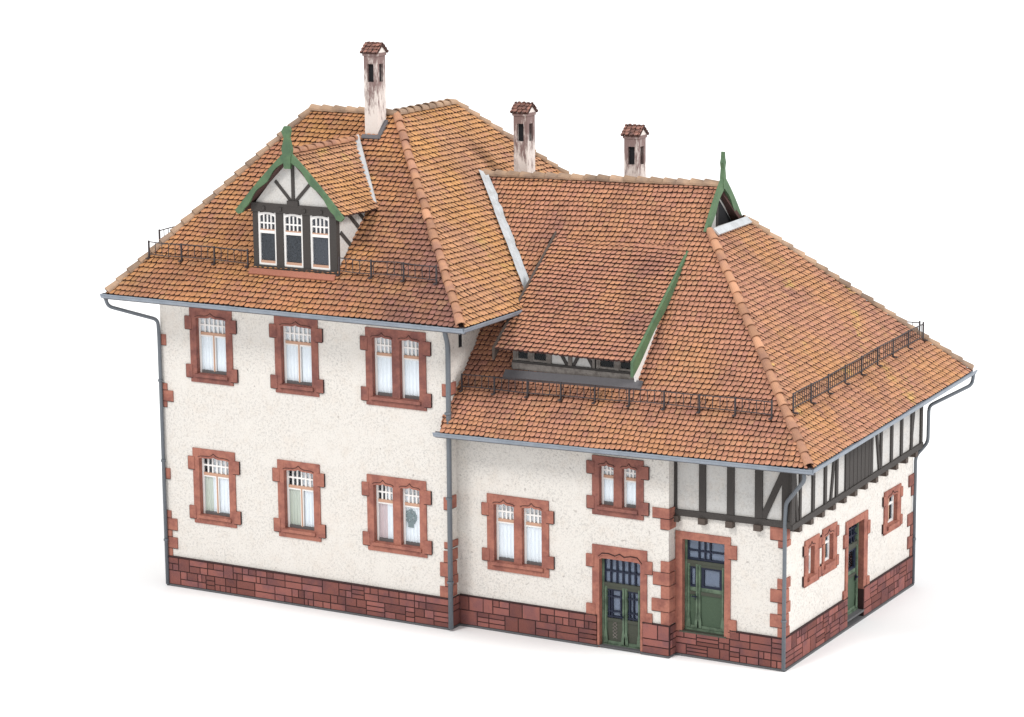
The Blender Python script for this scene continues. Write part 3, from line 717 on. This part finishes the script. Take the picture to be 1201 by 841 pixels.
# valley flashing against the tall roof
k = MB(); n_ = 24; a = isect2y(PL_F, PT_R, 1.8); b_ = isect2y(PL_F, PT_R, yr2)
nF = Vector((-PL_F[1], -PL_F[2], 1)).normalized(); nR = Vector((-PT_R[1], -PT_R[2], 1)).normalized(); rnd = random.Random(3)
ax = (b_ - a).normalized(); dF = nF.cross(ax); dR = nR.cross(ax)
if dF.x < 0: dF = -dF
if dR.x > 0: dR = -dR
P = []
for i in range(n_ + 1):
    p = a.lerp(b_, i / n_); j = rnd.uniform(-.03, .03)
    P += [p + dF * (.15 + j) + nF * .125, p + nF * .075 + nR * .085, p + dR * (.27 + rnd.uniform(-.01, .01)) + nR * .125, p - nF * .06 - nR * .06]
f_ = [(4 * i + q, 4 * i + 4 + q, 4 * i + 4 + (q + 1) % 4, 4 * i + (q + 1) % 4) for i in range(n_) for q in range(4)] + [(0, 1, 2, 3), (4 * n_ + 3, 4 * n_ + 2, 4 * n_ + 1, 4 * n_)]
k.poly(P, f_, LEAD); k.build('valley_flashing', roof_l)

# soffits (thin boards closing the eaves)
k = MB()
k.prism(Fr((0, 0, 7.66), (1, 0, 0), (0, 1, 0), (0, 0, 1)), [(-.62, -.98), (9.42, -.98), (9.42, 10.6), (.7, 10.6), (.7, 7.7), (-.62, 7.7)], 0, .03, WHITE)
k.build('soffit', roof_t)
for i in range(18):                                    # rafter ends under the lower eave
    x = 8.75 + i * .535
    if x > 16.75: break
    k = MB(); yy = YC if x > XP else S
    k.bar(on(PL_F, x, yy + .1) - Vector((0, 0, .24)), on(PL_F, x, -.17) - Vector((0, 0, .215)), .10, .11, TIMBER_BR); k.build('rafter_end', roof_l)
for i in range(17):
    y = .6 + i * .55
    if y > 9.2: break
    k = MB(); k.bar(on(PL_H, 17.28, y) - Vector((0, 0, .24)), on(PL_H, 17.9, y) - Vector((0, 0, .215)), .10, .11, TIMBER_BR); k.build('rafter_end', roof_l)

# ------------------------------------------------------------------ gutters and pipes
def gutter(a, b, out, h=.14, wd=.12):
    a = Vector(a); b = Vector(b); out = Vector(out).normalized(); mb = MB(); P = []; prof = []
    for k in range(9):
        t = math.pi * k / 8; prof.append((wd / 2 - wd / 2 * math.cos(t), -h * .75 * math.sin(t)))
    prof += [(x * .84 + wd * .08, y * .84 + .004) for x, y in prof[::-1]]
    n = len(prof)
    for e in (a, b): P += [e + out * x + Vector((0, 0, y)) for x, y in prof]
    mb.poly(P, [(i, (i + 1) % n, n + (i + 1) % n, n + i) for i in range(n)] + [(i, i + 1, n - 2 - i, n - 1 - i) for i in range(8)] + [(n + n - 1 - i, n + n - 2 - i, n + i + 1, n + i) for i in range(8)], ZINC)
    mb.bar(a + out * wd, b + out * wd, .028, .028, ZINC)
    mb.bar(a - Vector((0, 0, .06)) - out * .015, b - Vector((0, 0, .06)) - out * .015, .03, .15, LEADDK)
    return mb.build('gutter', house)
dz = Vector((0, 0, -.03))
gutter(eFL + Vector((-.16, -.02, -.03)), eFR + Vector((.12, -.02, -.03)), (0, -1, 0))
gutter(eFR + Vector((.02, -.10, -.03)), Vector((9.57, 2.15, 7.77)), (1, 0, 0))
gutter(eFL + Vector((-.02, -.10, -.03)), eBL + Vector((-.02, .1, -.03)), (-1, 0, 0))
gutter(lE0 + Vector((-.16, -.02, -.02)), lE1 + Vector((.12, -.02, -.03)), (0, -1, 0))
gutter(lE1 + Vector((.02, -.10, -.03)), hE1 + Vector((.02, .16, -.03)), (1, 0, 0))
def pipe(pts, r=.055):
    mb = MB(); pts = [Vector(p) for p in pts]; out = [pts[0]]
    for i in range(1, len(pts) - 1):                  # round the bends
        p = pts[i]; a = p + (pts[i - 1] - p).normalized() * min(.13, (pts[i - 1] - p).length * .45); b_ = p + (pts[i + 1] - p).normalized() * min(.13, (pts[i + 1] - p).length * .45)
        for t in (0, .25, .5, .75, 1): out.append(a * (1 - t) ** 2 + 2 * p * t * (1 - t) + b_ * t * t)
    out.append(pts[-1]); mb.tube(out, r, PIPE)
    last = pts[-1]; top = pts[-2]
    z = 1.2
    while z < top.z - .3: mb.tube([(last.x, last.y, z), (last.x, last.y, z + .05)], r * 1.35, PIPE); z += 2.1
    return mb.build('downpipe', house, smooth=True)
pipe([(-.84, -1.14, 7.72), (-.82, -1.06, 7.44), (-.02, -.07, 7.00), (.0, -.07, 6.6), (.0, -.075, .05)], .048)
pipe([(8.50, -.12, 7.66), (8.50, -.12, 7.42), (8.56, -.085, 7.1), (8.535, -.085, .05)], .062)
pipe([(17.85, -.20, 5.10), (17.85, -.15, 4.86), (17.04, .68, 4.05), (17.0, .72, 3.5), (17.0, .72, .05)], .048)
pipe([(18.10, 9.97, 5.46), (18.08, 9.92, 5.16), (17.30, 8.95, 4.72), (17.30, 8.93, 3.78), (17.00, 8.88, 3.40), (17.00, 8.86, .05)], .046)

# ------------------------------------------------------------------ half-timbered upper storey at the right end
TF = MB(); FR = front(.74); SX = X2 + .22; FS = side(SX); SL = .030
pan = MB()
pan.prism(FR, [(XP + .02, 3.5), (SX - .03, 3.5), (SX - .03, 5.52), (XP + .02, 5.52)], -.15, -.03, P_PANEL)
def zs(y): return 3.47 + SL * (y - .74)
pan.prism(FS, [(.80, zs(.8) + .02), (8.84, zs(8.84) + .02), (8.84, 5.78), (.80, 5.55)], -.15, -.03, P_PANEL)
tf = None
def pl_(mb, F, a, b, wd, d0=-.03, d1=.012):            # a timber from a to b in the wall plane
    a = Vector((a[0], a[1], 0)); b = Vector((b[0], b[1], 0)); t = (b - a).normalized(); nn = Vector((-t.y, t.x, 0)) * wd / 2
    mb.prism(F, [(p.x, p.y) for p in (a - nn, b - nn, b + nn, a + nn)], d0, d1, TIMBER)
pl_(TF, FR, (XP - .03, 3.485), (SX + .0, 3.525), .15, -.05, .03)
for u, wd in ((14.16, .16), (14.90, .17), (15.62, .18), (16.33, .19), (17.03, .24)): pl_(TF, FR, (u, 3.56), (u, 5.5), wd, d1=.014)
pl_(TF, FR, (16.42, 3.58), (17.0, 4.86), .15, d1=.008)
pl_(TF, FS, (.72, zs(.72)), (8.88, zs(8.88)), .14, -.05, .03)
for u, wd in ((.78, .20), (1.20, .10), (1.95, .14), (2.66, .13), (3.34, .13), (3.92, .13), (5.50, .13), (6.10, .12), (6.80, .13), (7.46, .13), (8.14, .12), (8.80, .14)):
    pl_(TF, FS, (u, zs(u) + .07), (u, 5.56 + .03 * u), wd, d1=.014)
for a, b_ in (((1.05, zs(1) + .05), (.80, 5.3)), ((3.00, zs(3) + .05), (3.36, 5.6)), ((6.02, zs(6) + .05), (5.62, 5.6)), ((8.10, zs(8) + .05), (8.46, 5.7))): pl_(TF, FS, a, b_, .11, d1=.008)
tf = TF.build('timber_frame', house, 'dark half-timbering on pale panels at the end of the lower wing')
pan.build('infill_panel', tf)
ht = MB()
for i in range(12):
    u = 3.99 + i * .12; ht.box(FS, u, u + .112, zs(u) + .08, 5.6 + .03 * u, -.03, .002 + (i % 2) * .006, TIMBER)
ht.build('hatch', tf)
for u in (14.22, 14.92, 15.62, 16.33): 
    k = MB(); k.box(FR, u - .09, u + .09, 3.27 + .0145 * (u - 14.1), 3.415 + .0145 * (u - 14.1), -.2, .10, TIMBER_BR); k.build('joist_end', tf)
for i in range(12):
    u = 1.15 + i * .66; k = MB(); k.prism(FS, [(u - .08, zs(u) - .20), (u + .08, zs(u) - .20), (u + .08, zs(u) - .075), (u - .08, zs(u) - .075)], -.35, .04, TIMBER_BR); k.build('joist_end', tf)
k = MB(); k.prism(Fr((X2 - .05, 0, 0), (0, 1, 0), (0, 0, 1), (1, 0, 0)), [(.76, zs(.76) - .05), (8.86, zs(8.86) - .05), (8.86, zs(8.86) + .02), (.76, zs(.76) + .02)], 0, .22, TIMBER_BR); k.build('jetty_board', tf)

# ------------------------------------------------------------------ snow guards
def guard(pts, pole_every, bar_every, hgt, parent, lean=(0, 0, 0)):
    mb = MB(); a, b_ = Vector(pts[0]), Vector(pts[1]); d = b_ - a; L = d.length; dn = d.normalized(); up = Vector((0, 0, 1)); rnd = random.Random(int(L * 100))
    sag = lambda t: up * (.012 * math.sin(t * 9 + L) + .008 * math.sin(t * 23))
    n = max(2, int(L / .5))
    for h, r_ in ((hgt, .022), (.13, .020)):
        for i in range(n): mb.bar(a + d * (i / n) + up * h + sag(i / n), a + d * ((i + 1) / n) + up * h + sag((i + 1) / n), r_, r_, IRON)
    m = int(L / bar_every)
    for i in range(m + 1):
        if rnd.random() < .04: continue
        t = i / m; p = a + d * t + sag(t); mb.bar(p + up * .12, p + up * hgt + dn * rnd.uniform(-.012, .012), .014, .014, IRON)
    m = max(1, round(L / pole_every))
    for i in range(m + 1):
        t = i / m; p = a + d * t; mb.bar(p - up * .02, p + up * (hgt + .03), .032, .04, IRON)
        mb.bar(p + up * .03, p + up * .03 - Vector(lean) * .12, .06, .03, IRON)
    return mb.build('snow_guard', parent)
gy = -.33
guard((on(PT_F, -.02, gy) + Vector((0, 0, .05)), on(PT_F, 3.0, gy) + Vector((0, 0, .05))), .98, .19, .44, roof_t, (0, 1, 0))
guard((on(PT_F, 5.68, gy) + Vector((0, 0, .05)), on(PT_F, 8.42, gy) + Vector((0, 0, .05))), .95, .19, .44, roof_t, (0, 1, 0))
guard((on(PT_L, .0, .1) + Vector((0, 0, .05)), on(PT_L, .0, 6.2) + Vector((0, 0, .05))), 1.0, .19, .44, roof_t, (1, 0, 0))
guard((on(PL_F, 8.6, .48) + Vector((0, 0, .05)), on(PL_F, 16.75, .48) + Vector((0, 0, .05))), .94, .185, .42, roof_l, (0, 1, 0))
guard((on(PL_H, 17.14, .80) + Vector((0, 0, .05)), on(PL_H, 17.14, 8.86) + Vector((0, 0, .05))), 1.0, .125, .46, roof_l, (-1, 0, 0))
guard((on(PL_B, 14.5, 9.1) + Vector((0, 0, .05)), on(PL_B, 16.95, 9.1) + Vector((0, 0, .05))), .94, .185, .42, roof_l, (0, -1, 0))

# ------------------------------------------------------------------ gabled dormer on the tall front
cx_, yf = 4.36, -.29
dm = MB(); FD = front(yf); CH = side(5.60); xl, xr = 3.16, 5.60
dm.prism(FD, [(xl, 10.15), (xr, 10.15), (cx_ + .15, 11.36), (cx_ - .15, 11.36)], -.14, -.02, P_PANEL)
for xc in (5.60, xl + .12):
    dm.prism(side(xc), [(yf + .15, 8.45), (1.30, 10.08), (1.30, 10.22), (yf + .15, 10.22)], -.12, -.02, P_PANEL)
dormer = dm.build('dormer', house, 'gabled dormer with three windows and a green bargeboard')
tm = MB()
tm.box(FD, xl - .02, xr + .02, 10.02, 10.24, -.14, .04, TIMBER); tm.box(FD, xl, xr, 8.50, 8.70, -.14, .03, TIMBER)
xs = [(xl, xl + .14), (3.84, 4.05), (4.62, 4.83), (5.40, xr)]
for a, b_ in xs: tm.box(FD, a, b_, 8.70, 10.02, -.14, .012, TIMBER)
tm.box(FD, cx_ - .045, cx_ + .045, 10.24, 11.34, -.04, .006, TIMBER)
pl_(tm, FD, (cx_ - .02, 10.28), (cx_ - .52, 10.80), .08, -.03, .002); pl_(tm, FD, (cx_ + .02, 10.28), (cx_ + .52, 10.80), .08, -.03, .003)
tm.box(FD, cx_ - .16, cx_ + .16, 10.2, 10.34, -.03, .045, TIMBER)
pl_(tm, CH, (-.10, 9.62), (.62, 9.02), .09, -.03, .004); pl_(tm, CH, (.15, 10.1), (.95, 9.45), .09, -.03, .005); pl_(tm, CH, (.55, 10.12), (1.1, 9.7), .08, -.03, .003)
pl_(tm, CH, (-.28, 8.56), (1.30, 10.08), .07, -.03, .01)
for xm in (xl + .36, cx_ + .35, cx_ - .35, xr - .4): tm.box(FD, xm - .04, xm + .04, 10.08, 10.16, .04, .07, TIMBER)
tm.build('timber_frame', dormer)
for a, b_ in ((xl + .14, 3.84), (4.05, 4.62), (4.83, 5.40)):
    wb = MB(); d = -.015; v0, v1 = 8.70, 10.02; f = .055; t = 9.55
    wb.box(FD, a, a + f, v0, v1, d - .06, d, WHITE); wb.box(FD, b_ - f, b_, v0, v1, d - .06, d, WHITE)
    arch = [(a + f + (b_ - a - 2 * f) * i / 8, v1 - .11 + .05 * math.sin(math.pi * i / 8)) for i in range(9)]
    wb.prism(FD, arch + [(b_ - f, v1 - .03), ((a + b_) / 2, v1), (a + f, v1 - .03)], d - .06, d - .001, WHITE)
    wb.box(FD, a + f, b_ - f, t - .06, t + .01, d - .06, d + .006, WHITE); wb.box(FD, a + f, b_ - f, t + .01, t + .04, d - .05, d - .004, RAILBR)
    wb.box(FD, a + f, b_ - f, v0, v0 + .05, d - .06, d - .001, WHITE); wb.box(FD, a + f, b_ - f, v0 + .05, v0 + .11, d - .05, d - .003, RAILBR)
    for q in range(1, 4): u = a + f + (b_ - a - 2 * f) * q / 4; wb.box(FD, u - .017, u + .017, t + .04, v1 - .07, d - .05, d - .006, WHITE)
    wb.box(FD, a + f, b_ - f, 9.725, 9.76, d - .048, d - .008, WHITE)
    wb.box(FD, a + .02, b_ - .02, v0 + .02, v1 - .05, d - .075, d - .055, PANE_DK if a < 4.7 else PANE_GR)
    wb.box(FD, a + f - .01, b_ - f + .01, v0 + .05, v1 - .06, d - .036, d - .032, GLASS)
    wb.build('window', dormer)
dr = MB(); zr, ze = 11.48, 10.06
for sgn in (1, -1):
    xe = cx_ + sgn * 1.46
    rF = Vector((cx_, -.46, zr)); rBk = Vector((cx_, (zr - PT_F[0]) / aT, zr)); eF = Vector((xe, -.46, ze)); eB = Vector((xe, (ze - PT_F[0]) / aT, ze))
    slope(dr, [eF, eB, rBk, rF] if sgn > 0 else [eB, eF, rF, rBk], TILE_R, seedv=31 + sgn, over=.05, thick=.05)
dr.build('dormer_roof', dormer)
k = MB(); caps(k, (cx_, -.44, zr + .02), (cx_, (zr - PT_F[0]) / aT + .05, zr + .02), HIPCAP, r=.10, seedv=41); k.build('ridge_caps', dormer)
k = MB(); eB = on(PT_F, cx_ + 1.46, (ze - PT_F[0]) / aT); rBk = on(PT_F, cx_ + .05, (zr - PT_F[0]) / aT); nT = Vector((0, -aT, 1)).normalized()
k.bar(eB + nT * .15 + Vector((-.08, .02, 0)), rBk + nT * .17 + Vector((-.06, -.03, 0)), .16, .06, LEAD, nT); k.build('flashing', dormer)
k = MB(); FB = front(-.48)
def wavy(sgn):                                          # bargeboard outline with scalloped lower edge
    up_, lo_ = [], []
    n = 20
    for i in range(n + 1):
        t = i / n; x = cx_ + sgn * 1.55 * t; z = 11.56 - 1.56 * t + .05 * math.sin(math.pi * t)
        wv = .10 + .03 * math.sin(t * 17)
        if t > .9: wv += .05 * math.sin((t - .9) / .1 * math.pi)
        nx, nz = sgn * .707, .707
        up_.append((x + nx * .05, z + nz * .05)); lo_.append((x - nx * wv, z - nz * wv))
    return [(u, v) for u, v in up_] + lo_[::-1]
for sgn in (1, -1): k.prism(FB, wavy(sgn), -.05 - .002 * sgn, .02 + .002 * sgn, GREEN)
k.build('bargeboard', dormer)
k = MB(); k.prism(FB, [(cx_ - .09, 11.15), (cx_ + .09, 11.15), (cx_ + .11, 11.42), (cx_ + .15, 11.62), (cx_ + .08, 11.9), (cx_ + .12, 12.08), (cx_ + .08, 12.18), (cx_ - .06, 12.18), (cx_ - .14, 12.05), (cx_ - .07, 11.9), (cx_ - .15, 11.62), (cx_ - .11, 11.42)], -.04, .045, GREEN)
k.build('finial', dormer)
k = MB(); nT_ = Vector((0, -aT, 1)).normalized(); k.bar(on(PT_F, xl - .03, yf - .10) + nT_ * .09, on(PT_F, xr + .03, yf - .10) + nT_ * .09, .17, .04, REDAPRON, nT_); k.build('apron', dormer)

# ------------------------------------------------------------------ long shed dormer on the lower front
sh = MB(); y0s, x0s, x1s = .98, 9.75, 13.06
FSs = front(y0s)
zb0 = Z(PL_F, x0s, y0s); zb1 = Z(PL_F, x1s, y0s)
tan_s = (9.235 - 7.0) / (3.61 - .6)
def zsh(y): return 7.0 + tan_s * (y - .6)
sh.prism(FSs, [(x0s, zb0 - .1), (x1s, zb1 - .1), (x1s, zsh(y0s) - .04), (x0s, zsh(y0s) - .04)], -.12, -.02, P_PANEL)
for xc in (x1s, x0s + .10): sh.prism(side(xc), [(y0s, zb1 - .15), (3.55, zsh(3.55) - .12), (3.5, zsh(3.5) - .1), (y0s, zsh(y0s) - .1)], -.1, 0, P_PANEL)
shed = sh.build('dormer', house, 'long low shed dormer with four small windows under a tiled catslide')
tm = MB()
tm.box(FSs, x0s - .02, x1s + .02, zb0 + .08, zb0 + .24, -.1, .05, GREYWOOD)
tm.box(FSs, x0s - .02, x1s + .02, zb0 + .24, zb0 + .29, -.1, .03, TIMBER)
for u in (x0s + .05, 10.24, 10.74, 11.30, 11.95, 12.02 + .0, 12.56, x1s - .05): tm.box(FSs, u - .05, u + .05, zb0 + .23, zsh(y0s) - .04, -.1, .016, GREYWOOD)
pl_(tm, FSs, (10.85, zb0 + .85), (11.25, zb0 + .24), .08, -.03, .004); pl_(tm, FSs, (11.35, zb0 + .24), (11.7, zb0 + .85), .08, -.03, .003); pl_(tm, FSs, (11.6, zb0 + .85), (11.95, zb0 + .24), .08, -.03, .005)
tm.build('timber_frame', shed)
for a, b_ in ((x0s + .10, 10.19), (10.29, 10.69), (12.07, 12.51), (12.61, x1s - .10)):
    wb = MB(); v0, v1 = zb0 + .30, zsh(y0s) - .05; d = -.0
    for p, q, r_, s_ in ((a, a + .04, v0, v1), (b_ - .04, b_, v0, v1), (a + .04, b_ - .04, v0, v0 + .05)): wb.box(FSs, p, q, r_, s_, d - .03, d + .008, GREYWOOD)
    wb.box(FSs, a + .04, b_ - .04, v0 + .05, v1, d - .02, d - .012, PANE_GR); wb.box(FSs, a + .04, b_ - .04, v0 + .05, v1, d - .012, d - .008, GLASS)
    wb.build('window', shed)
k = MB(); X0, X1 = 9.50, 13.14
slope(k, [Vector((X0, .60, zsh(.6))), Vector((X1, .60, zsh(.6))), Vector((X1, 3.62, zsh(3.62))), Vector((X0, 3.62, zsh(3.62)))], TILE_L, seedv=51, over=.06, thick=.04)
k.build('dormer_roof', shed)
k = MB()                                               # green rake board with a wavy foot on the right
nS = Vector((0, -tan_s, 1)).normalized()
pts = []
for i in range(19):
    t = i / 18; y = .52 + t * 3.16; pts.append((y, zsh(y) + .06))
low_ = []
for i in range(19):
    t = 1 - i / 18; y = .52 + t * 3.16; low_.append((y, zsh(y) - (.30 - .14 * t) - .03 * math.sin(t * 14)))
k.prism(side(X1), pts + low_, .0, .07, GREEN); k.build('bargeboard', shed)
k = MB(); k.prism(side(X0 - .06), [(.5, zsh(.5) + .10), (3.68, zsh(3.68) + .10), (3.68, zsh(3.68) - .1), (.5, zsh(.5) - .2)], 0, .06, TIMBER_BR); k.build('bargeboard', shed, 'dark brown rake board')
k = MB(); k.prism(side(X1 - .06), [(.75, zsh(.75) - .30), (3.1, zsh(3.1) - .26), (3.1, zsh(3.1) - .32), (1.0, zb1 + .04), (.85, zb1 + .0)], 0, .04, WHITE); k.build('cheek_trim', shed)
k = MB(); nL = Vector((-PL_F[1], -PL_F[2], 1)).normalized(); k.bar(on(PL_F, x0s - .16, .89) + nL * .10, on(PL_F, x1s + .22, .89) + nL * .10, .22, .05, LEADDK, nL); k.build('apron', shed)

# ------------------------------------------------------------------ gablet at the end of the lower ridge
xg = 13.46; ym = yr2; za = Z(PL_F, XR, yr2)
gl = MB(); gl.prism(side(xg - .16), [(gf.y - .02, gf.z - .15), (gb.y + .02, gb.z - .15), (gb.y - .02, gb.z), (ym + .03, za - .1), (ym - .03, za - .1), (gf.y + .02, gf.z)], -.1, 0, P_PANEL)
gab = gl.build('gablet', house, 'tiny open gable above the hipped end')
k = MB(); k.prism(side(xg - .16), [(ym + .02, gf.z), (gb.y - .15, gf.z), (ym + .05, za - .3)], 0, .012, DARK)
for p, q in (((gf.y, gf.z), (ym, za - .12)), ((gb.y, gb.z), (ym, za - .12)), ((ym, gf.z), (ym, za - .2))): pl_(k, side(xg - .16), p, q, .10, 0, .02)
k.build('timber_frame', gab)
k = MB()
for sgn, e in ((-1, gf), (1, gb)):
    o_ = []; i_ = []
    for j in range(11):
        t = j / 10; y = ym + (e.y + sgn * .06 - ym) * t; z = za + .18 + (e.z - .04 - za - .18) * t + .05 * math.sin(t * math.pi)
        wv = .11 + .02 * math.sin(t * 12); o_.append((y + sgn * .05, z + .05)); i_.append((y - sgn * wv, z - wv * .7))
    k.prism(side(xg), o_ + i_[::-1], -.04 - .002 * sgn, .04 + .002 * sgn, GREEN)
k.build('bargeboard', gab)
k = MB(); z0 = za + .05
k.prism(side(xg), [(ym - .06, z0 - .1), (ym + .06, z0 - .1), (ym + .075, z0 + .18), (ym + .035, z0 + .40), (ym + .075, z0 + .54), (ym + .03, z0 + .64), (ym + .012, z0 + .80), (ym - .012, z0 + .80), (ym - .03, z0 + .64), (ym - .075, z0 + .54), (ym - .035, z0 + .40), (ym - .075, z0 + .18)], -.05, .05, GREEN)
k.build('finial', gab)
k = MB(); nH = Vector((.958, -.034, 1)).normalized(); k.bar(gf + nH * .09 + Vector((.10, .02, -.06)), gb + nH * .09 + Vector((.10, -.02, -.06)), .20, .05, LEAD, nH); k.build('flashing', gab)

# ------------------------------------------------------------------ chimneys
def chimney(x, y, z0, z1, w_, lab):
    mb = MB(); F1 = front(y); F2 = side(x + w_)
    s0, s1 = z1 - .75, z1 - .30
    # four corner piers round the smoke slots, solid above and below
    U = Fr((x, y, 0), (1, 0, 0), (0, 1, 0), (0, 0, 1)); p = w_ * .27
    mb.box(U, 0, w_, 0, w_, z0, s0, CHIM); mb.box(U, 0, w_, 0, w_, s1, z1, CHIM)
    for a in (0, w_ - p):
        for c in (0, w_ - p): mb.box(U, a, a + p, c, c + p, s0, s1, CHIM)
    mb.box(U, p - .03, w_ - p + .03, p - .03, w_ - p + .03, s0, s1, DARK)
    mb.box(U, -.025, w_ + .025, -.025, w_ + .025, z1 - .10, z1 - .02, CHIM)
    o = mb.build('chimney', house, lab)
    k = MB(); e = .055; h = .20
    for sg in (-1, 1):
        ye = y + w_ / 2 + sg * (w_ / 2 + e); a = Vector((x - e, ye, z1 - .02)); b_ = Vector((x + w_ + e, ye, z1 - .02)); c = Vector((x + w_ + e, y + w_ / 2, z1 + h)); d_ = Vector((x - e, y + w_ / 2, z1 + h))
        slope(k, [a, b_, c, d_] if sg < 0 else [b_, a, d_, c], TILE_C, seedv=int(x * 10), over=.02, w=.13, row=.11, hh=.05, thick=.03)
    k.prism(side(x + w_), [(y - .04, z1 - .02), (y + w_ + .04, z1 - .02), (y + w_ / 2, z1 + h - .06)], -w_, .02, CHIM)
    k.build('chimney_cap', o)
    k2 = MB(); k2.box(U, -.06, w_ + .06, -.06, w_ + .06, z0 + .0, z0 + .01, LEADDK)
    return o
c1 = chimney(4.47, 2.84, 11.0, 13.70, .39, 'tallest sooty white chimney on the high roof')
k = MB(); nT2 = Vector((0, -aT, 1)).normalized()
k.bar(on(PT_F, 4.44, 2.79) + nT2 * .08, on(PT_F, 4.95, 2.79) + nT2 * .08, .12, .06, LEADDK, nT2); k.bar(on(PT_F, 4.93, 2.76) + nT2 * .07, on(PT_F, 4.93, 3.2) + nT2 * .07, .10, .06, LEADDK, nT2); k.build('flashing', c1)
chimney(7.34, 5.35, 9.6, 12.08, .40, 'sooty chimney in the angle between the roofs')
chimney(10.50, 5.35, 9.4, 11.66, .40, 'short sooty chimney behind the lower ridge')
